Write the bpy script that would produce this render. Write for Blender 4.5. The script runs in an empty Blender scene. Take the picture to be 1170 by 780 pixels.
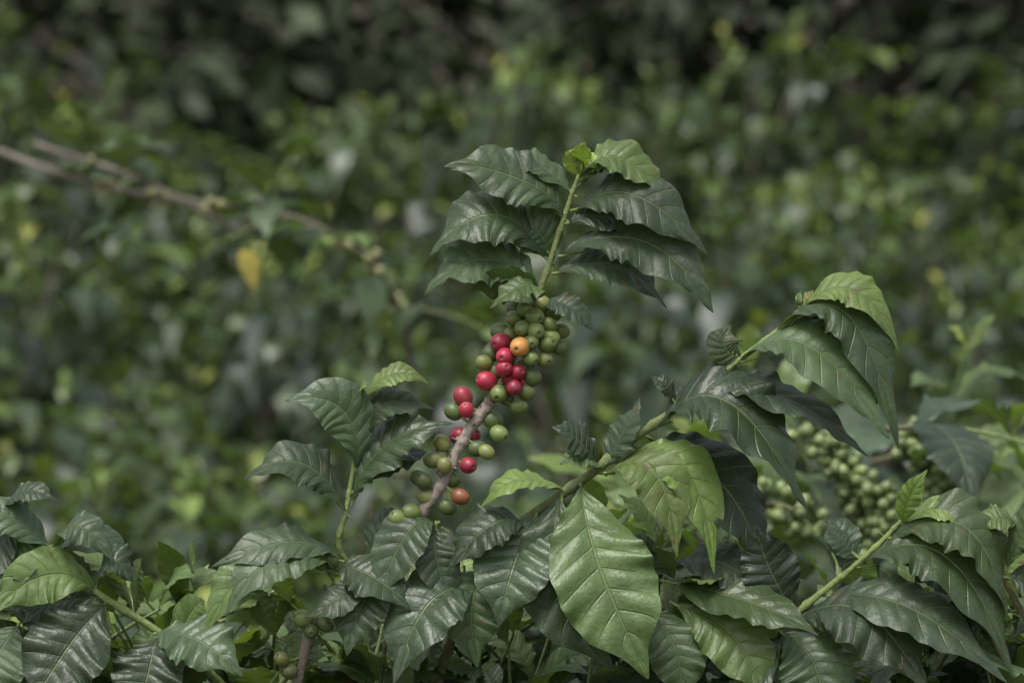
import bpy, math, random
import numpy as np
from mathutils import Vector
rng=np.random.default_rng(11)
S=36/135*3.2/1170          # metres per unit of the hero layout grid
CZ=1.75
def P(x,y,d=0): return np.array([(x-585)*S, d*S, CZ+(390-y)*S])
def nrm(v):
    v=np.asarray(v,float); return v/(np.linalg.norm(v)+1e-9)
def sstep(a,b,x):
    t=np.clip((x-a)/(b-a),0,1); return t*t*(3-2*t)
UP=np.array([0,0,1.0])

class MB:
    def __init__(s): s.V=[];s.F=[];s.UV=[];s.C=[];s.M=[];s.n=0
    def grid(s,pts,uv,col,mat,flip=False,wrap=False):
        a,b,_=pts.shape
        idx=np.arange(a*b).reshape(a,b)+s.n
        if wrap: idx=np.concatenate([idx,idx[:,:1]],1)
        q=np.stack([idx[:-1,:-1],idx[1:,:-1],idx[1:,1:],idx[:-1,1:]],-1).reshape(-1,4)
        if flip: q=q[:,::-1]
        s.V.append(pts.reshape(-1,3)); s.UV.append(uv.reshape(-1,2))
        c=np.asarray(col,float)
        if c.ndim==1: c=np.tile(c,(a*b,1))
        s.C.append(c.reshape(-1,3)); s.F.append(q); s.M.append(np.full(len(q),mat)); s.n+=a*b
    def mesh(s,name,mats):
        V=np.concatenate(s.V);F=np.concatenate(s.F);UV=np.concatenate(s.UV);C=np.concatenate(s.C);M=np.concatenate(s.M)
        me=bpy.data.meshes.new(name)
        me.vertices.add(len(V)); me.vertices.foreach_set('co',V.ravel())
        me.loops.add(F.size); me.loops.foreach_set('vertex_index',F.ravel().astype(np.int32))
        me.polygons.add(len(F)); me.polygons.foreach_set('loop_start',np.arange(0,F.size,4,dtype=np.int32))
        me.polygons.foreach_set('loop_total',np.full(len(F),4,dtype=np.int32))
        me.polygons.foreach_set('material_index',M.astype(np.int32))
        me.polygons.foreach_set('use_smooth',np.ones(len(F),dtype=bool))
        me.update(calc_edges=True)
        uvl=me.uv_layers.new(name='UVMap'); uvl.data.foreach_set('uv',UV[F.ravel()].ravel().astype(np.float32))
        ca=me.color_attributes.new('Col','FLOAT_COLOR','POINT')
        ca.data.foreach_set('color',np.concatenate([C,np.ones((len(C),1))],1).ravel().astype(np.float32))
        for m in mats: me.materials.append(m)
        me.validate(); return me

NV=9
def leaf(mb,p0,p1,p2,W,hint=(0,-.65,.75),tint=.1,res=2,fold=.10,ruf=.05,arch=.08,twist=0,bulge=.03):
    p0,p1,p2=[np.asarray(q,float) for q in (p0,p1,p2)]
    nu,nv=((7,4),(26,8),(91,18))[res]
    u=np.linspace(0,1,nu+1); v=np.linspace(-1,1,nv+1)
    c=2*p1-.5*(p0+p2)
    U=u[:,None]
    pos=(1-U)**2*p0+2*U*(1-U)*c+U*U*p2
    T=2*(1-U)*(c-p0)+2*U*(p2-c); T/=np.linalg.norm(T,axis=1)[:,None]+1e-9
    n0=np.asarray(hint,float); Tm=T[nu//2]; n0=nrm(n0-n0.dot(Tm)*Tm); B0=np.cross(Tm,n0)
    B=B0-(T@B0)[:,None]*T; B/=np.linalg.norm(B,axis=1)[:,None]+1e-9
    N=np.cross(B,T)
    tw=(twist*(U-.5))
    B,N=B*np.cos(tw)+N*np.sin(tw), N*np.cos(tw)-B*np.sin(tw)
    ex=1.12-.42*u
    w=np.sin(np.pi*np.clip(u,0,1))**ex*(1-.5*sstep(.74,.93,u))
    w=w*(1+.015*np.sin(u*40+rng.uniform(0,6)))
    w=np.maximum(w,.02)*W/2
    av=np.abs(v)[None,:]; sg=np.sign(v)[None,:]
    s=NV*(U-.13*av)
    ph=rng.uniform(0,6.28,2); phs=np.where(sg>0,ph[0],ph[1])
    env=np.sin(np.pi*np.clip(U,0,1))**.6
    k=rng.uniform(2.6,4.4)
    h=fold*av*w[:,None]-arch*(av**2)*W/2*env
    if res>0:
        h=h+ruf*W*av**2*np.sin(2*np.pi*k*(U-.1*av)+phs)*env*.8
        cr=.5+.5*np.sin(2*np.pi*1.7*U+phs*1.7)
        h=h+ruf*.75*W*av**3*np.sin(2*np.pi*s+phs*.2)*env*cr
        gain=rng.uniform(.6,1.15)
        if res==2: h=h+gain*bulge*W*np.abs(np.sin(np.pi*s))**.7*np.minimum(1,av*3)*(1-.7*av**3)*env
        else: h=h+gain*bulge*.6*W*np.abs(np.sin(np.pi*s))*np.minimum(1,av*3)*env
    else: h=h+ruf*W*av**2*np.sin(2*np.pi*2.2*U+phs)*env
    wob=.03*W*np.sin(u*rng.uniform(5,9)+rng.uniform(0,6))[:,None]
    asym=rng.normal(0,.012)*W*np.sin(u*6+rng.uniform(0,6))
    pts=pos[:,None,:]+B[:,None,:]*(w[:,None]*v[None,:]+asym[:,None])[...,None]+N[:,None,:]*(h+wob)[...,None]
    uv=np.stack(np.broadcast_arrays(U,(v[None,:]+1)/2),-1)
    mb.grid(pts,uv,(tint,rng.random(),rng.random()),0,flip=True)

def catmull(pts,n=6):
    pts=[np.asarray(p,float) for p in pts]; pts=[2*pts[0]-pts[1]]+pts+[2*pts[-1]-pts[-2]]
    out=[]
    for i in range(1,len(pts)-2):
        a,b,c,d=pts[i-1:i+3]
        for t in np.linspace(0,1,n,endpoint=False):
            out.append(.5*((2*b)+(-a+c)*t+(2*a-5*b+4*c-d)*t*t+(-a+3*b-3*c+d)*t**3))
    out.append(pts[-2]); return np.array(out)
def tube(mb,path,r0,r1,col0,col1,sides=8,knob=0,nk=7,rough=0):
    path=np.asarray(path,float); n=len(path)
    T=np.gradient(path,axis=0); T/=np.linalg.norm(T,axis=1)[:,None]+1e-9
    a=np.array([0.31,0.9,0.2]); B=np.cross(T,a); B/=np.linalg.norm(B,axis=1)[:,None]+1e-9; C=np.cross(T,B)
    t=np.linspace(0,1,n)
    r=(r0+(r1-r0)*t)*(1+knob*np.maximum(0,np.cos(t*nk*2*np.pi))**6)
    th=np.linspace(0,2*np.pi,sides,endpoint=False)
    R=r[:,None]*(1+rough*rng.uniform(-1,1,(n,sides)))
    pts=path[:,None,:]+R[...,None]*(B[:,None,:]*np.cos(th)[None,:,None]+C[:,None,:]*np.sin(th)[None,:,None])
    col=np.asarray(col0)[None,:]*(1-t[:,None])+np.asarray(col1)[None,:]*t[:,None]
    col=np.repeat(col[:,None,:],sides,1)
    uv=np.stack(np.broadcast_arrays(t[:,None],th[None,:]/6.283),-1)
    mb.grid(pts,uv,col,1,wrap=True,flip=True)
def berry(mb,c,r,axis,col,res=1,shade=None):
    a,b=((7,8),(18,20))[res]
    axis=nrm(axis); x=nrm(np.cross(axis,[.3,.2,.9])); y=np.cross(axis,x)
    ph=np.linspace(0.001,np.pi-.001,a+1); th=np.linspace(0,2*np.pi,b,endpoint=False)
    rad=np.sin(ph)*r*.92; z=np.cos(ph)*r*1.08
    z=z-r*.16*np.exp(-(ph/.17)**2)   # sunken calyx scar
    z=z+r*.05*np.exp(-((ph-.27)/.08)**2)
    pts=c+axis*z[:,None,None]+rad[:,None,None]*(x*np.cos(th)[None,:,None]+y*np.sin(th)[None,:,None])
    col=np.asarray(col,float)
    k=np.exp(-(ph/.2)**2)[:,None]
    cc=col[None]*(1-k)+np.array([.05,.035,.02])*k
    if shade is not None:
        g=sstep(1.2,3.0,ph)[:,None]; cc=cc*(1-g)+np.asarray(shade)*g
    cc=np.repeat(cc[:,None,:],b,1)
    uv=np.stack(np.broadcast_arrays(ph[:,None]/3.14,th[None,:]/6.28),-1)
    mb.grid(pts,uv,cc,2,wrap=True)

# ------------------------------------------------ materials
def newmat(name):
    m=bpy.data.materials.new(name); m.use_nodes=True; nt=m.node_tree; nt.nodes.clear(); return m,nt
def N_(nt,t,**k):
    n=nt.nodes.new(t)
    for a,b in k.items(): setattr(n,a,b)
    return n
def math_(nt,op,a,b=None,c=None,clamp=False):
    n=nt.nodes.new('ShaderNodeMath'); n.operation=op; n.use_clamp=clamp
    for i,x in enumerate((a,b,c)):
        if x is None: continue
        if isinstance(x,(int,float)): n.inputs[i].default_value=x
        else: nt.links.new(x,n.inputs[i])
    return n.outputs[0]
def mixc(nt,f,a,b,mode='MIX'):
    n=nt.nodes.new('ShaderNodeMix'); n.data_type='RGBA'; n.blend_type=mode
    for i,x in ((0,f),(6,a),(7,b)):
        if isinstance(x,(int,float)): n.inputs[i].default_value=x
        elif isinstance(x,tuple): n.inputs[i].default_value=(*x,1)
        else: nt.links.new(x,n.inputs[i])
    return n.outputs[2]
def ramp(nt,f,stops):
    n=nt.nodes.new('ShaderNodeValToRGB'); nt.links.new(f,n.inputs[0])
    e=n.color_ramp.elements
    while len(e)<len(stops): e.new(.5)
    for i,(p,c) in enumerate(stops): e[i].position=p; e[i].color=(*c,1)
    return n.outputs[0]
def smooth(nt,x,a,b):
    n=nt.nodes.new('ShaderNodeMapRange'); n.interpolation_type='SMOOTHSTEP'
    nt.links.new(x,n.inputs[0]); n.inputs[1].default_value=a; n.inputs[2].default_value=b; return n.outputs[0]
def leaf_material(name,dark=1.0,detail=True,rough=.3,trans=.22,warm=1.0):
    m,nt=newmat(name); L=nt.links.new
    col=N_(nt,'ShaderNodeVertexColor',layer_name='Col'); sc=N_(nt,'ShaderNodeSeparateColor'); L(col.outputs[0],sc.inputs[0])
    tint,rnd,rnd2=sc.outputs
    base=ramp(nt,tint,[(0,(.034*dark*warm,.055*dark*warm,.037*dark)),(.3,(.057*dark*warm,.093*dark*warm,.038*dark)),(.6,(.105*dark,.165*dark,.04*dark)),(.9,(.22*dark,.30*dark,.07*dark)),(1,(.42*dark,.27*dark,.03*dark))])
    uv=N_(nt,'ShaderNodeUVMap'); sx=N_(nt,'ShaderNodeSeparateXYZ'); L(uv.outputs[0],sx.inputs[0])
    u=sx.outputs[0]; va=math_(nt,'ABSOLUTE',math_(nt,'SUBTRACT',math_(nt,'MULTIPLY',sx.outputs[1],2.),1.))
    bright=math_(nt,'ADD',math_(nt,'MULTIPLY',rnd,.85),.52)
    mid=smooth(nt,va,.05,.015)
    tc=N_(nt,'ShaderNodeTexCoord')
    if detail:
        s=math_(nt,'MULTIPLY',math_(nt,'SUBTRACT',u,math_(nt,'MULTIPLY',va,.13)),float(NV))
        f=math_(nt,'ABSOLUTE',math_(nt,'SUBTRACT',math_(nt,'FRACT',s),.5))
        sec=math_(nt,'MULTIPLY',smooth(nt,f,.43,.495),smooth(nt,va,1.0,.8))
        vein=math_(nt,'MAXIMUM',math_(nt,'MULTIPLY',sec,.6),mid)
        no=N_(nt,'ShaderNodeTexNoise'); L(tc.outputs['Object'],no.inputs['Vector']); no.inputs['Scale'].default_value=38; no.inputs['Detail'].default_value=5
        mot=math_(nt,'ADD',math_(nt,'MULTIPLY',no.outputs[0],1.1),.45)
        bb=math_(nt,'MULTIPLY',bright,mot)
    else: vein=mid; bb=bright
    cb=N_(nt,'ShaderNodeCombineColor'); [L(bb,cb.inputs[i]) for i in range(3)]
    c=mixc(nt,1.0,base,cb.outputs[0],'MULTIPLY')
    veincol=mixc(nt,.6,c,(.17*dark,.23*dark,.09*dark))
    c=mixc(nt,math_(nt,'MULTIPLY',vein,.65),c,veincol)
    if detail:
        n2=N_(nt,'ShaderNodeTexNoise'); L(tc.outputs['Object'],n2.inputs['Vector']); n2.inputs['Scale'].default_value=95; n2.inputs['Detail'].default_value=3
        bl=math_(nt,'MULTIPLY',smooth(nt,n2.outputs[0],.64,.70),smooth(nt,rnd2,.35,.8))
        c=mixc(nt,math_(nt,'MULTIPLY',bl,.75),c,(.12,.085,.04))
    geo=N_(nt,'ShaderNodeNewGeometry')
    under=mixc(nt,.5,c,(.13*dark,.175*dark,.085*dark))
    c=mixc(nt,geo.outputs['Backfacing'],c,under)
    b=N_(nt,'ShaderNodeBsdfPrincipled'); L(c,b.inputs['Base Color'])
    rg=math_(nt,'ADD',math_(nt,'MULTIPLY',geo.outputs['Backfacing'],.2),math_(nt,'ADD',math_(nt,'MULTIPLY',rnd2,.16),rough))
    L(rg,b.inputs['Roughness']); b.inputs['Specular IOR Level'].default_value=.5
    if detail:
        vo=N_(nt,'ShaderNodeTexNoise'); L(tc.outputs['Object'],vo.inputs['Vector']); vo.inputs['Scale'].default_value=230; vo.inputs['Detail'].default_value=3
        hgt=math_(nt,'SUBTRACT',math_(nt,'MULTIPLY',vo.outputs[0],.9),vein)
        bp=N_(nt,'ShaderNodeBump'); L(hgt,bp.inputs['Height']); bp.inputs['Distance'].default_value=.001; bp.inputs['Strength'].default_value=.85
        L(bp.outputs[0],b.inputs['Normal'])
    tr=N_(nt,'ShaderNodeBsdfTranslucent')
    tcx=mixc(nt,1.0,c,(1.5,1.7,.5),'MULTIPLY'); L(tcx,tr.inputs[0])
    mx=N_(nt,'ShaderNodeMixShader'); mx.inputs[0].default_value=trans; L(b.outputs[0],mx.inputs[1]); L(tr.outputs[0],mx.inputs[2])
    o=N_(nt,'ShaderNodeOutputMaterial'); L(mx.outputs[0],o.inputs[0]); return m
def attr_material(name,rough,scale,amt,bump,spec=.5):
    m,nt=newmat(name); L=nt.links.new
    col=N_(nt,'ShaderNodeVertexColor',layer_name='Col'); tc=N_(nt,'ShaderNodeTexCoord')
    no=N_(nt,'ShaderNodeTexNoise'); L(tc.outputs['Object'],no.inputs['Vector']); no.inputs['Scale'].default_value=scale; no.inputs['Detail'].default_value=6
    k=math_(nt,'ADD',math_(nt,'MULTIPLY',no.outputs[0],amt*2),1-amt)
    cb=N_(nt,'ShaderNodeCombineColor'); [L(k,cb.inputs[i]) for i in range(3)]
    c=mixc(nt,1.0,col.outputs[0],cb.outputs[0],'MULTIPLY')
    b=N_(nt,'ShaderNodeBsdfPrincipled'); L(c,b.inputs['Base Color']); b.inputs['Roughness'].default_value=rough; b.inputs['Specular IOR Level'].default_value=spec
    bp=N_(nt,'ShaderNodeBump'); L(no.outputs[0],bp.inputs['Height']); bp.inputs['Distance'].default_value=bump; L(bp.outputs[0],b.inputs['Normal'])
    o=N_(nt,'ShaderNodeOutputMaterial'); L(b.outputs[0],o.inputs[0]); return m
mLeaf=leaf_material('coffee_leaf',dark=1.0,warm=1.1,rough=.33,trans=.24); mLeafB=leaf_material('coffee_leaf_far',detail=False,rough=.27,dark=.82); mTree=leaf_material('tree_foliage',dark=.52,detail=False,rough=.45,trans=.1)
mBark=attr_material('bark',.8,220,.6,.0018); mBerry=attr_material('coffee_cherry',.42,120,.35,.0003)
mTrunk=attr_material('trunk_bark',.9,14,.5,.03)
HM=[mLeaf,mBark,mBerry]; BM=[mLeafB,mBark,mBerry]

GS=(.16,.215,.065); BR=(.09,.075,.055); WD=(.20,.175,.14); WD2=(.28,.24,.195)
def link(ob,parent=None):
    bpy.context.scene.collection.objects.link(ob)
    if parent: ob.parent=parent
    return ob
def empty(name):
    e=bpy.data.objects.new(name,None); e.empty_display_size=.1; return link(e)

BG=[(.17,.22,.06),(.12,.17,.05),(.24,.28,.09)]
RED=(.36,.03,.04); 
def grow(mb,p0,d0,L,leafL,res,grav=.6,tipyoung=True,berries=0,r=.003,dense=.5,start=.2,base_tint=.08,hintb=(0,0,1),droop=(.15,.75),young=.65):
    """woody twig with opposite leaf pairs"""
    n=max(4,int(L/(leafL*.22))); step=L/n
    p=np.array(p0,float); d=nrm(d0); path=[p.copy()]; dirs=[d]
    for i in range(n):
        d=nrm(d+np.array([rng.normal(0,.04),rng.normal(0,.04),-grav*step])); p=p+d*step; path.append(p.copy()); dirs.append(d)
    path=np.array(path)
    tube(mb,path,r,r*.45,BR,GS,sides=4 if res<1 else 8,knob=.25,nk=n//2)
    side0=np.cross(d0,UP); 
    if np.linalg.norm(side0)<.35:
        a=rng.uniform(0,6.28); side0=np.array([math.cos(a),math.sin(a),0])
    side0=nrm(side0)
    spacing=leafL*dense; np_=int(L*(1-start)/spacing)+1
    for j in range(np_):
        t=start+(1-start)*j/max(1,np_-1+1e-6); f=t*n; i=min(int(f),n-1); q=path[i]*(1-(f-i))+path[i+1]*(f-i); d=dirs[i]
        last=(1-t)*L/leafL
        yk=np.clip(1.1-last,0,1) if tipyoung else 0
        for sg in (-1,1):
            if rng.random()<.06: continue
            l=leafL*rng.uniform(.8,1.15)*(1-.5*yk)
            rot=rng.normal(0,.25)
            sd=nrm(side0*sg+UP*rot); out=nrm(sd*(.85-.35*yk)+d*(.45+.5*yk)+UP*.08)
            dr=rng.uniform(*droop)*(1-.6*yk)
            mid=q+out*l*.5+UP*.08*l+rng.normal(0,.03,3)*l-UP*dr*l*.12
            tip=q+nrm(out-UP*dr)*l+rng.normal(0,.06,3)*l
            tint=base_tint+rng.uniform(-.06,.12)+(young*yk*rng.uniform(.6,1.1))
            if rng.random()<.05: tint+=.3
            h=nrm(np.array(hintb)+out*.35+rng.normal(0,.25,3))
            leaf(mb,q,mid,tip,l*rng.uniform(.40,.48),h,float(np.clip(tint,0,.93)),res,ruf=.06,twist=rng.normal(0,.3))
        if berries and t<.8 and rng.random()<berries:
            for k in range(rng.integers(5,11)):
                o=nrm(rng.normal(0,1,3)); c=np.array(BG[rng.integers(3)])*rng.uniform(.8,1.3)
                if rng.random()<.04: c=np.array(RED)
                berry(mb,q+o*.012+d*rng.normal(0,.006),.0075,o,c,0 if res<2 else 1)
    return path

# ------------------------------------------------ far coffee bushes (instanced meshes)
def make_bush(name,H,seed,res=0,nb=60,Lb=.66,berr=.12,ll=(.16,.225)):
    global rng; rng=np.random.default_rng(seed)
    mb=MB()
    for s in range(4):
        a=s*1.57+rng.uniform(-.5,.5); lean=rng.uniform(.06,.12); pts=[np.array([math.cos(a)*.05,math.sin(a)*.05,0])]
        Hs=H*rng.uniform(.78,1.08)
        for k in range(1,5): pts.append(np.array([math.cos(a)*(.05+lean*k)+rng.normal(0,.03),math.sin(a)*(.05+lean*k)+rng.normal(0,.03),Hs*k/4.3]))
        path=catmull(pts,5); tube(mb,path,.014,.004,BR,BR,sides=6,rough=.1)
        grow(mb,path[-1]-[0,0,.12],nrm(rng.normal(0,.25,3)+UP),.26,rng.uniform(.12,.15),res,dense=.34,start=.15,base_tint=rng.uniform(.1,.35))
        for k in range(nb//4):
            t=.22+.78*(k+rng.random())/(nb//4); q=path[min(int(t*(len(path)-1)),len(path)-1)]
            az=a+rng.normal(0,1.3); el=rng.uniform(.05,.8)+(t>.8)*.4
            d=np.array([math.cos(az)*math.cos(el),math.sin(az)*math.cos(el),math.sin(el)])
            L=Lb*(1-.45*max(0,t-.35)/.65)*rng.uniform(.65,1.15)
            grow(mb,q,d,L,rng.uniform(*ll),res,grav=rng.uniform(.6,2.2),berries=berr if rng.random()<.5 else 0,start=.28,base_tint=rng.choice([.0,.0,.0,.06,.15,.3]),r=.0026,dense=.42,droop=(.3,1.4),young=.55)
    return mb.mesh(name,HM if res==2 else BM)
bushes=[make_bush('coffee_bush_mesh_%d'%i,1.75,100+i,berr=(.1,.5,.1,.25)[i]) for i in range(4)]
def ground_z(x,y):
    x=np.asarray(x,float); y=np.asarray(y,float)
    a=-.35+.135*np.maximum(0,y-3)+.0*x
    a=a+np.maximum(0,y-26)*.18*sstep(26,60,y)
    a=a+.05*np.sin(x*.9+1)*np.sin(y*.7)
    return a
rr=random.Random(5)
Y=3.2; row=0
while Y<14.5:
    half=.14*(Y+3.2)+1.3; x=-half+rr.uniform(0,.5)
    while x<half:
        xx=x+rr.uniform(-.15,.15); yy=Y+rr.uniform(-.3,.3)
        ob=bpy.data.objects.new('coffee_bush',bushes[rr.randrange(4)]); link(ob)
        s=rr.uniform(.84,1.14); ob.location=(xx,yy,float(ground_z(xx,yy))-.02); ob.scale=(s,s,s*rr.uniform(.95,1.06)); ob.rotation_euler=(0,0,rr.uniform(0,6.28))
        x+=rr.uniform(.8,1.1)
    Y+=1.6; row+=1

# ------------------------------------------------ trees at the back
def make_tree(name,seed,H=8):
    global rng; rng=np.random.default_rng(seed); mb=MB()
    trunk=catmull([np.array([0,0,0]),np.array([rng.normal(0,.1),rng.normal(0,.1),H*.3]),np.array([rng.normal(0,.3),rng.normal(0,.3),H*.65]),np.array([rng.normal(0,.4),rng.normal(0,.4),H])],6)
    tc=(.10,.09,.075); tube(mb,trunk,.13,.03,tc,tc,sides=12,rough=.06)
    for k in range(36):
        t=rng.uniform(.06,1); q=trunk[int(t*(len(trunk)-1))]; az=rng.uniform(0,6.28)
        L=rng.uniform(1.2,2.6)*(1.15-.6*t); d=np.array([math.cos(az),math.sin(az),rng.uniform(0,.6)])
        e=q+nrm(d)*L; m=(q+e)/2+np.array([0,0,.12]); lp=catmull([q,m,e],4); tube(mb,lp,.028*(1.2-t),.008,tc,tc,sides=6)
        for c in range(7):
            cc=lp[rng.integers(len(lp)//3,len(lp))]+rng.normal(0,.3,3); cr=rng.uniform(.25,.6); ct=rng.uniform(0,.35)
            for l in range(20):
                o=nrm(rng.normal(0,1,3)); a=cc+o*cr*rng.uniform(.4,1)*np.array([1,1,.7]); dd=nrm(o+rng.normal(0,.6,3)+[0,0,-.4]); ll=rng.uniform(.16,.3)
                b=a+dd*ll; mmm=(a+b)/2+UP*.02
                B=nrm(np.cross(dd,UP+rng.normal(0,.3,3)))*ll*.24
                pts=np.array([[a,a],[mmm-B,mmm+B],[b,b]]); uv=np.array([[[0,.5],[0,.5]],[[.5,0],[.5,1]],[[1,.5],[1,.5]]],float)
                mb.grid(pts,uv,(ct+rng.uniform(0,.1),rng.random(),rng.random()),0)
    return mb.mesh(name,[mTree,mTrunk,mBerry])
trees=[make_tree('tree_mesh_%d'%i,40+i) for i in range(3)]
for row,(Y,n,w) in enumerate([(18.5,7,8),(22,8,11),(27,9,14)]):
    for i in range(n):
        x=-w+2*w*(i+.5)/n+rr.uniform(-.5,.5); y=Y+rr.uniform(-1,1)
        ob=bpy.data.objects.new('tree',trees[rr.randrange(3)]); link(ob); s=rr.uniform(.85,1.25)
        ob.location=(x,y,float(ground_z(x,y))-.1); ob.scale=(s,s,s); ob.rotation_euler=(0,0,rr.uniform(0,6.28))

# ------------------------------------------------ ground
gx=np.concatenate([np.linspace(-200,-12,14),np.linspace(-10,10,50),np.linspace(12,200,14)]); gy=np.concatenate([np.linspace(-150,-8,8),np.linspace(-6,40,90),np.linspace(44,260,22)])
GX,GY=np.meshgrid(gx,gy,indexing='ij'); gz=ground_z(GX,GY)
mb=MB(); mb.grid(np.stack([GX,GY,gz],-1),np.stack([GX,GY],-1)*.01,(.06,.045,.03),0,flip=False)
mG,nt=newmat('soil_and_litter'); L=nt.links.new
tc=N_(nt,'ShaderNodeTexCoord'); n1=N_(nt,'ShaderNodeTexNoise'); L(tc.outputs['Object'],n1.inputs['Vector']); n1.inputs['Scale'].default_value=3; n1.inputs['Detail'].default_value=9
c=ramp(nt,n1.outputs[0],[(.3,(.02,.015,.01)),(.5,(.05,.035,.022)),(.62,(.03,.045,.015)),(.8,(.07,.055,.035))])
b=N_(nt,'ShaderNodeBsdfPrincipled'); L(c,b.inputs['Base Color']); b.inputs['Roughness'].default_value=.95
bp=N_(nt,'ShaderNodeBump'); L(n1.outputs[0],bp.inputs['Height']); bp.inputs['Distance'].default_value=.08; L(bp.outputs[0],b.inputs['Normal'])
o=N_(nt,'ShaderNodeOutputMaterial'); L(b.outputs[0],o.inputs[0])
link(bpy.data.objects.new('ground',mb.mesh('ground',[mG])))

# ------------------------------------------------ hero plants
rng=np.random.default_rng(77)
FU=(0,-.66,.74); FF=(0,-.9,.42); FT=(0,-.45,.89); FW=(0,-.8,.6)
def hero_leaves(mb,rows,wk=1.14):
    for r in rows:
        (b,m,t,w,hint,tint)=r[:6]; o=r[6] if len(r)>6 else {}
        bd=o.get('bd',0); td=o.get('td',rng.uniform(-45,15)); md=o.get('md',(bd+td)/2-8)
        B=P(*b,bd);M=P(*m,md);T=P(*t,td)
        tube(mb,[B-nrm(M-B)*.004,B+nrm(M-B)*.012,B+(M-B)*.25],.0014,.0006,GS,GS,sides=6)
        leaf(mb,B,M,T,w*S*wk,hint,tint,2,fold=o.get('fold',rng.uniform(.03,.18)),ruf=o.get('ruf',rng.uniform(.045,.085)),arch=o.get('arch',rng.uniform(.02,.12)),twist=o.get('tw',rng.normal(0,.35)),bulge=o.get('bu',.036))
def obj(name,mb,mats,parent): return link(bpy.data.objects.new(name,mb.mesh(name,mats)),parent)

main=empty('coffee_plant')
mb=MB()
top=catmull([P(558,462,0),P(580,420,4),P(598,375,4),P(612,342,0),P(624,312,0),P(640,262,0),P(655,218,0),P(667,186,0)],8)
tube(mb,top,.0042,.0016,(.17,.16,.08),GS,sides=10,knob=.35,nk=7)
hero_leaves(mb,[
 ((655,222),(612,187),(553,184),48,FT,.28,{'td':25,'md':12}),
 ((645,250),(592,202),(508,194),68,FW,.20,{'td':-25,'md':-15}),
 ((628,298),(560,246),(492,292),74,FW,.22,{'td':-30,'md':-20}),
 ((632,300),(612,262),(570,258),62,FF,.18,{'td':5,'bd':6}),
 ((617,330),(550,296),(488,338),66,FW,.22,{'td':-25}),
 ((617,338),(580,325),(538,332),44,(0.1,-.7,-.5),.45,{'td':-30,'bd':-2}),
 ((612,345),(600,325),(560,352),48,FU,.42,{'td':-45,'bd':-8}),
 ((664,205),(708,180),(766,234),54,FU,.58,{'td':-10}),
 ((660,212),(690,188),(742,205),44,FT,.4,{'td':40}),
 ((655,240),(725,226),(808,290),68,FW,.17,{'td':-30,'md':-25}),
 ((650,255),(705,248),(768,284),50,FU,.1,{'td':20}),
 ((643,292),(735,276),(812,358),72,FW,.16,{'td':-35,'md':-25}),
 ((636,312),(700,302),(764,352),58,FU,.14,{'td':10}),
 ((620,345),(648,350),(683,380),34,FU,.04,{'td':-15}),
 ((665,200),(653,184),(658,172),20,FF,.85),((668,195),(676,182),(683,176),18,FF,.9),((667,192),(664,178),(668,164),20,FF,.85),
 ((668,198),(684,186),(706,182),22,FU,.75,{'td':-10}),
])
obj('top_shoot',mb,HM,main)
# woody fruiting branch
mb=MB()
wood=catmull([P(322,850,40),P(338,782,20),P(362,700,4),P(402,662,16),P(455,622,14),P(486,580,2),P(508,548,0),P(522,515,0),P(540,485,0),P(561,458,0)],8)
tube(mb,wood,.0040,.0048,WD,WD2,sides=14,knob=.35,nk=11,rough=.09)
for k in range(18):   # spurs and old fruit stalks
    q=wood[rng.integers(34,len(wood)-1)]; o=nrm(rng.normal(0,1,3)); tube(mb,[q,q+o*.006,q+o*.011+UP*.001],.0014,.0007,WD2,WD,sides=6)
low=catmull([P(322,850,40),P(300,1100,120),P(330,1800,220),P(420,2800,300),P(430,3310,300)],8)
tube(mb,low,.0044,.020,WD,BR,sides=12,rough=.06)
obj('fruiting_branch',mb,HM,main)
# cherries
mb=MB()
G=(.15,.185,.055);G2=(.10,.14,.045);R=(.33,.026,.048);R2=(.23,.018,.035);O=(.42,.19,.055)
cl=[(600,354,G,-8),(617,347,G,0),(631,356,G,5),(588,364,G,0),(611,362,G,-16),(628,371,G,-10),(597,375,G,-18),(612,378,G,-20),(628,386,G,-8),(607,391,G,-24),(625,393,G,-14),(637,396,G2,2),
 (572,379,G2,5),(584,382,G,2),(580,393,G2,6),(622,410,G,-10),(561,404,G2,4),(553,414,G,-4),(566,424,G,2),(606,409,G,-22),(607,430,G2,-8),(593,464,G,-8),(601,447,G,-6),(570,449,G,-14),(564,400,G2,10),(590,352,G,14),(642,378,G,10),
 (572,391,R,-12),(556,435,R,-12),(577,407,R,-22),(576,421,R,-24),(587,442,R2,-22),(591,425,R2,-18),(594,396,O,-28),(583,432,R2,-10),(600,420,G2,-2),(597,436,R,-4),(579,455,G2,2),
 (533,468,R,-10),(529,453,R,6),(518,470,G2,6),(535,531,R2,-12),(526,567,(.26,.085,.04),-8),(524,498,R2,8),(570,495,G,-2),(556,516,G,-6),(563,480,G2,6),(545,512,G2,2),
 (505,506,G,2),(495,525,G,0),(508,531,G,-14),(484,549,G2,-6),(478,546,G2,6),(503,520,G2,8),(455,592,G,-6),(470,585,G,-4),(511,579,G2,6),(517,548,G2,8),(472,600,G2,2),(540,497,R2,10),(448,604,G2,6),(486,566,G,4),
 (346,706,G,-4),(356,720,G2,-8),(372,712,G2,-2),(322,752,G,-6),(330,766,G2,2),(378,640,G2,0),(366,642,G,-6)]
pw=np.concatenate([wood,top])
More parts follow.
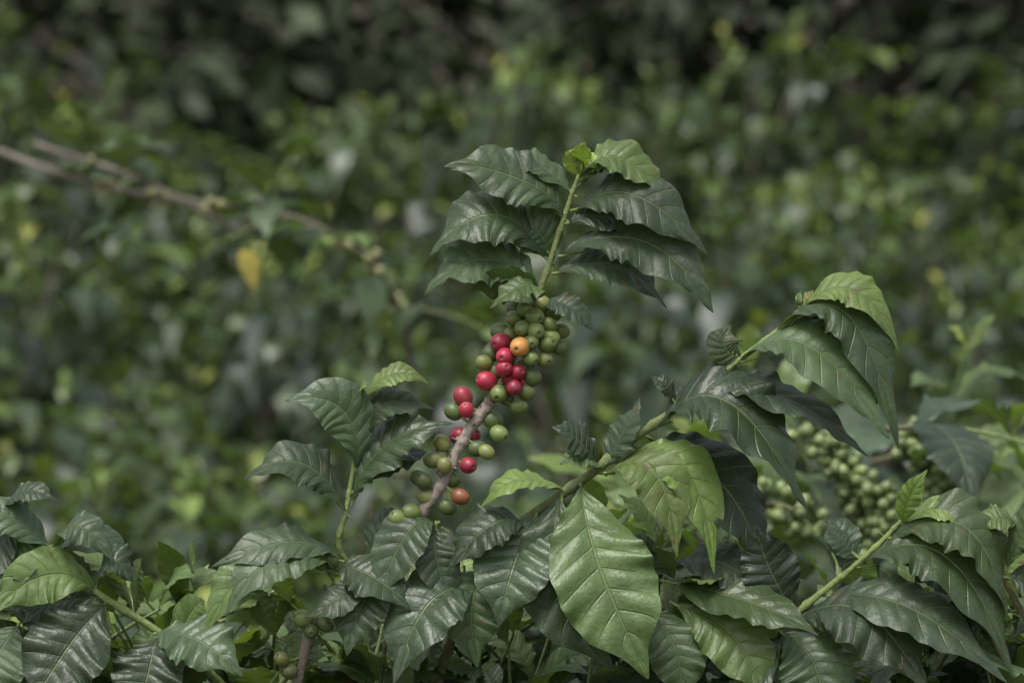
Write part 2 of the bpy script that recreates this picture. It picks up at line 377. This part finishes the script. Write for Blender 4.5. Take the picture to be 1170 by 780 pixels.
for x,y,c,d in cl:
    c0=P(x,y,d); near=pw[np.argmin(np.linalg.norm(pw-c0,axis=1))]
    ax=nrm(nrm(c0-near)+rng.normal(0,.25,3)); r=rng.uniform(9.2,11.8)*S*(1.06 if c in(R,O) else 1)
    tube(mb,[near,near*.4+(c0-ax*r)*.6,c0-ax*r*.8],.0012,.0012,GS,GS,sides=6)
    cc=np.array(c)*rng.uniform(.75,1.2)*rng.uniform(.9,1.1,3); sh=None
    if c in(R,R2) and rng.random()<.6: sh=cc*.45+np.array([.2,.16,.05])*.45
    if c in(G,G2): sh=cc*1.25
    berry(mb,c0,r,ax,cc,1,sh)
obj('coffee_cherries',mb,HM,main)
# left shoot
mb=MB()
st=catmull([P(455,640,30),P(405,648,20),P(387,622,5),P(395,585,0),P(402,545,0),P(410,490,0),P(416,450,0)],8)
tube(mb,st,.003,.0014,GS,GS,sides=8,knob=.35,nk=5)
hero_leaves(mb,[
 ((417,458),(450,426),(490,440),32,FU,.74,{'td':-10}),((416,452),(414,442),(424,437),12,FF,.8),
 ((407,535),(392,468),(326,457),58,(-.2,-.8,.5),.12,{'td':-20,'ruf':.03}),
 ((396,587),(350,530),(279,547),60,FU,.16,{'td':-20}),
 ((414,505),(440,462),(500,468),46,FU,.22,{'td':10}),
 ((404,572),(440,508),(518,484),62,FU,.18,{'td':-10,'ruf':.1}),
 ((405,560),(450,522),(490,520),40,FU,.15,{'td':40}),
 ((388,640),(328,618),(244,645),52,FU,.16,{'td':-30}),
 ((385,655),(325,630),(262,700),70,FU,.22,{'td':-50}),
 ((345,650),(285,655),(232,725),56,FU,.48,{'td':-20,'bd':10}),
 ((388,650),(425,655),(470,695),60,FU,.12,{'td':-40}),
 ((398,652),(392,678),(350,700),44,FU,.2,{'td':-40,'bd':-10}),
 ((440,650),(415,690),(398,745),54,FW,.14,{'td':-40,'bd':-5}),
 ((498,598),(462,612),(430,695),58,(-.2,-.8,.6),.14,{'td':-30,'ruf':.03}),
 ((420,640),(440,600),(480,592),36,FU,.12,{'td':30,'bd':20}),
 ((505,610),(480,602),(462,578),24,FF,.5,{'td':10}),
 ((498,600),(500,640),(525,690),46,FU,.12,{'td':-20}),
])
obj('left_shoot',mb,HM,main)

right=empty('coffee_plant')
mb=MB()
st=catmull([P(470,900,120),P(520,720,60),P(585,612,20),P(640,566,5),P(682,536,0),P(722,503,0),P(770,468,0),P(800,448,0),P(842,413,0),P(882,383,0),P(914,355,0),P(922,342,0)],8)
tube(mb,st,.0048,.0017,(.11,.12,.055),GS,sides=10,knob=.4,nk=10)
hero_leaves(mb,[
 ((915,358),(972,330),(1026,402),52,FU,.68,{'td':-15}),((920,350),(930,338),(956,340),18,FU,.93,{'td':20}),((914,352),(912,342),(916,332),7,FF,.5),
 ((885,382),(968,362),(1024,512),66,FU,.2,{'td':-30,'md':-25}),
 ((905,365),(985,385),(1000,470),58,FU,.24,{'td':10}),
 ((843,414),(925,398),(1012,500),76,FU,.2,{'td':-45}),
 ((798,450),(880,448),(992,522),64,FT,.06,{'td':-10,'bd':8}),
 ((748,488),(830,462),(922,578),92,FU,.15,{'td':-45}),
 ((850,410),(828,396),(836,370),38,FF,.3,{'td':10,'ruf':.02}),
 ((772,464),(760,440),(742,430),20,FU,.2),
 ((682,532),(662,502),(630,488),48,FU,.14),((684,530),(712,495),(730,454),40,(-.4,-.6,.6),.12),
 ((690,540),(665,520),(640,530),30,FU,.3),
 ((742,500),(790,525),(828,560),50,FU,.04,{'bd':20,'td':10}),
 ((688,540),(745,540),(772,632),64,(.1,-.8,.6),.70,{'td':-60,'bd':-5,'fold':.22}),
 ((708,528),(782,538),(815,652),62,(.1,-.7,.7),.62,{'td':-35,'bd':0,'fold':.15}),
 ((730,512),(820,545),(868,655),88,FU,.12,{'td':0,'bd':15}),
 ((664,556),(688,655),(738,768),104,(.05,-.93,.4),.38,{'td':-70,'md':-65,'bd':-8,'ruf':.065,'bu':.05,'fold':.14}),
 ((642,566),(640,660),(700,762),88,(-.1,-.95,.3),.16,{'td':-40,'md':-30}),
 ((612,590),(588,640),(570,712),84,(-.2,-.9,.4),.1,{'td':-40,'ruf':.04}),
 ((645,560),(595,548),(548,578),40,FT,.68,{'td':-20}),
 ((600,598),(560,600),(510,650),56,FU,.16,{'td':-30}),
 ((610,600),(620,650),(618,720),56,FF,.1,{'td':10}),
 ((560,650),(540,690),(545,760),66,FF,.2,{'td':-20}),
 ((545,670),(490,690),(450,775),80,FU,.12,{'td':-60}),
 ((760,665),(845,682),(930,722),60,FU,.34,{'td':-60,'bd':20}),
 ((770,690),(835,725),(872,800),68,FF,.56,{'td':-50,'bd':10}),
 ((770,650),(820,640),(880,690),60,FU,.16,{'td':0,'bd':25}),
 ((740,690),(770,740),(775,800),60,FF,.3,{'td':-30}),
])
obj('arching_branch',mb,HM,right)
mb=MB()
st=catmull([P(780,900,120),P(840,790,40),P(885,722,5),P(922,690,0),P(962,658,0),P(1000,625,0),P(1022,603,0),P(1034,590,0)],8)
tube(mb,st,.004,.0016,GS,GS,sides=9,knob=.4,nk=7)
hero_leaves(mb,[
 ((1032,600),(1036,568),(1056,535),24,FF,.62),((1028,598),(1078,580),(1112,612),38,FU,.68),
 ((1012,615),(1095,600),(1148,708),78,FU,.36,{'td':-40}),
 ((978,648),(1070,630),(1150,770),84,FU,.26,{'td':-50}),
 ((945,680),(1030,690),(1142,772),70,FU,.12,{'td':-70}),
 ((908,700),(880,650),(862,600),58,(-.2,-.85,.4),.04,{'td':-10}),
 ((905,704),(985,700),(1058,785),92,FU,.12,{'td':-60}),
 ((960,655),(965,615),(940,590),36,FF,.1,{'td':20}),((985,640),(960,618),(948,600),30,FU,.08),
 ((890,720),(930,760),(930,830),76,FF,.16,{'td':-50}),
 ((1010,612),(1060,640),(1100,690),60,FU,.1,{'bd':20,'td':20}),
])
obj('low_shoot',mb,HM,right)
mb=MB()
st=catmull([P(1230,800,60),P(1165,690,20),P(1148,660,10),P(1150,630,10),P(1160,600,10)],6); tube(mb,st,.003,.0015,(.3,.24,.18),GS,sides=8)
hero_leaves(mb,[((1160,602),(1140,590),(1112,604),36,FU,.6),((1152,640),(1180,610),(1215,640),50,FU,.3),((1150,660),(1190,670),(1230,720),60,FU,.2),
 ((1160,700),(1110,700),(1080,730),50,FU,.1,{'bd':30}),((1150,650),(1170,600),(1200,560),34,FU,.35)])
obj('edge_shoot',mb,HM,right)

leftp=empty('coffee_plant')
mb=MB()
st=catmull([P(-60,520,20),P(0,580,0),P(60,630,0),P(110,676,0),P(185,726,10),P(260,800,60),P(300,900,120)],8)
tube(mb,st,.0018,.004,GS,GS,sides=9,knob=.4,nk=7)
hero_leaves(mb,[
 ((60,628),(18,592),(-30,580),50,FU,.12),((62,628),(92,600),(134,640),44,FU,.16),((55,625),(20,640),(-20,672),60,FU,.2),
 ((110,676),(55,655),(-5,700),58,(-.1,-.6,.1),.5,{'td':-40}),((108,674),(130,640),(158,672),46,FU,.16),
 ((115,682),(55,690),(22,700),70,FU,.15,{'td':30}),((120,690),(80,740),(40,800),88,FF,.16,{'td':-60}),
 ((180,724),(225,726),(280,768),70,FU,.16,{'td':-50}),((182,728),(170,770),(150,820),74,FF,.14,{'td':-40}),
 ((20,600),(-10,630),(-40,680),60,FU,.1),((60,632),(110,610),(150,640),30,FU,.1,{'bd':20}),
 ((0,585),(30,560),(70,575),30,FU,.15,{'bd':10}),((20,715),(0,750),(-10,810),70,FF,.25,{'td':-40}),
])
obj('left_branch',mb,HM,leftp)

# dense leafy body behind and under the named shoots
def env(x): return np.interp(x,[-100,0,100,180,230,280,400,500,600,700,860,930,1000,1100,1250],[670,670,675,690,690,685,670,660,630,610,640,655,640,640,650])
mb=MB()
for i in range(125):
    x=rng.uniform(-90,1260); dep=rng.uniform(25,330)
    ytop=env(x)+rng.uniform(0,150)
    L=rng.uniform(110,190)*S
    d=np.array([rng.normal(0,.5),rng.normal(-.25,.35),1]); d=nrm(d)
    p0=P(x,ytop,dep)-d*L
    grow(mb,p0,d,L,rng.uniform(.10,.14),1 if dep>170 else 2,grav=2,dense=.42,start=.1,base_tint=rng.choice([.02,.08,.14,.24]),hintb=(0,-.35,.9),r=.0022,young=.5)
obj('inner_foliage',mb,HM,main)
# lower body of the plants, reaching the ground
bb=make_bush('coffee_body',1.5,300,res=0,nb=60,Lb=.55,berr=.2,ll=(.11,.15))
for k,(x,y,par) in enumerate([(-.08,.32,main),(.36,.34,right),(-.5,.36,leftp)]):
    ob=link(bpy.data.objects.new('lower_branches',bb),par); ob.location=(x,y,-.37); ob.rotation_euler=(0,0,k*2.1); ob.scale=(1,1,1.04)

# soft mid-ground plant on the right, with unripe fruit
rng=np.random.default_rng(9)
midp=empty('coffee_plant'); mb=MB()
def fruit_string(p,q,n):
    path=catmull([p,(np.array(p)+q)/2+np.array([.01,0,.01]),q],6); tube(mb,path,.004,.003,BR,GS,sides=6)
    for i in range(n):
        t=rng.random(); c=path[int(t*(len(path)-1))]; o=nrm(rng.normal(0,1,3))
        berry(mb,c+o*rng.uniform(.010,.026),.0072,o,np.array([.17,.225,.08])*rng.uniform(.55,1.2),0)
def W(px,py,y):
    return np.array([(px-585)*.000228*(3.2+y),y,CZ+(390-py)*.000228*(3.2+y)])
fruit_string(W(930,500,.95),W(992,605,.98),130); fruit_string(W(1035,500,1.1),W(1075,575,1.1),80); fruit_string(W(845,570,.9),W(935,612,.9),50); fruit_string(W(985,560,.95),W(1010,630,.95),50)
for (x,y,dx,dz,dep,ti) in [(1030,560,.7,.5,1.15,.0),(1010,610,.9,.25,1.2,.2),(960,650,-.3,.9,1.1,.1),(1080,630,.4,.9,1.2,.3),(1120,650,.3,1,1.0,.3),(900,665,-.4,.9,1.0,.1),(860,650,-.6,.6,1.1,.12),(1000,520,.9,.4,1.3,.0),(1130,560,.4,.8,1.4,.35),(940,560,-.2,1,1.4,.1),(830,630,-.5,.7,1.3,.3),(1060,560,.2,1,1.5,.0),(900,600,-.4,1,1.5,.05)]:
    d=nrm([dx,-.3,dz]); grow(mb,W(x,y,dep)-d*.06,d,.24,.15,1,grav=2.5,dense=.42,start=.05,base_tint=ti,hintb=(0,-.4,.9))
grow(mb,W(1010,490,.8),nrm([1,-.2,.2]),.16,.17,2,grav=3,base_tint=.0,dense=.5,tipyoung=False)
ob=obj('fruiting_branches',mb,[mLeaf,mBark,mBerry],midp)
for x in (.35,.85):
    ob=link(bpy.data.objects.new('lower_branches',bushes[1]),midp); ob.location=(x,1.7,-.36); ob.scale=(.8,.8,.92)

# a leggy bush on the left, with long bare woody limbs
lb=empty('coffee_bush'); mb=MB()
for pts,r in [([(-60,150,.3),(60,195,.1),(180,225,.0),(300,240,0),(360,258,-.1),(430,300,-.1)],.006),([(40,165,.1),(160,205,.1),(280,262,0),(360,250,.0)],.0045),([(430,300,-.1),(470,420,.1),(450,700,.3),(430,1100,.3)],.007)]:
    path=catmull([W(a,b,2.85+k) for a,b,k in pts],6); tube(mb,path,r,r*.6,WD,BR,sides=8,knob=.3,nk=9,rough=.05)
    for k in range(3,len(path),3):
        d=nrm([rng.normal(0,.6),rng.normal(-.2,.4),rng.uniform(-.6,.5)]); grow(mb,path[k],d,rng.uniform(.08,.18),rng.uniform(.12,.16),0,grav=2,dense=.45,start=.2,base_tint=rng.choice([.0,.05,.15,.3]),young=.4)
        if rng.random()<.5:
            for z in range(5):
                o=nrm(rng.normal(0,1,3)); berry(mb,path[k]+o*.014,.0075,o,np.array((.28,.28,.13)),0)
q=W(278,285,2.7); leaf(mb,q,q+[.01,-.02,-.02],q+[.02,-.03,-.07],.035,(.3,-.6,.5),.96,1)
obj('bare_limbs',mb,BM,lb)

# ------------------------------------------------ light, world, camera
sc=bpy.context.scene
w=bpy.data.worlds.new('World'); sc.world=w; w.use_nodes=True; nt=w.node_tree; nt.nodes.clear()
sky=nt.nodes.new('ShaderNodeTexSky'); sky.sky_type='NISHITA'; sky.sun_disc=False; sky.sun_elevation=math.radians(62); sky.sun_rotation=math.radians(205)
sky.air_density=1.0; sky.dust_density=5
hs=nt.nodes.new('ShaderNodeHueSaturation'); hs.inputs['Saturation'].default_value=.4; hs.inputs['Value'].default_value=1.5
bg=nt.nodes.new('ShaderNodeBackground'); bg.inputs[1].default_value=.15; out=nt.nodes.new('ShaderNodeOutputWorld')
nt.links.new(sky.outputs[0],hs.inputs['Color']); nt.links.new(hs.outputs[0],bg.inputs[0]); nt.links.new(bg.outputs[0],out.inputs[0])
sl=bpy.data.lights.new('sun','SUN'); sl.energy=2.0; sl.angle=math.radians(22); sl.color=(1,.98,.94)
so=link(bpy.data.objects.new('sun',sl)); so.rotation_euler=(math.radians(28),0,math.radians(-25))
cam=bpy.data.cameras.new('camera'); co=link(bpy.data.objects.new('camera',cam)); co.location=(0,-3.2,CZ); co.rotation_euler=(math.radians(90),0,0)
cam.lens=135; cam.sensor_width=36; cam.clip_end=600; cam.dof.use_dof=True; cam.dof.focus_distance=3.18; cam.dof.aperture_fstop=6.7; cam.dof.aperture_blades=7
sc.camera=co
sc.view_settings.view_transform='Standard'; sc.view_settings.look='None'; sc.view_settings.exposure=0
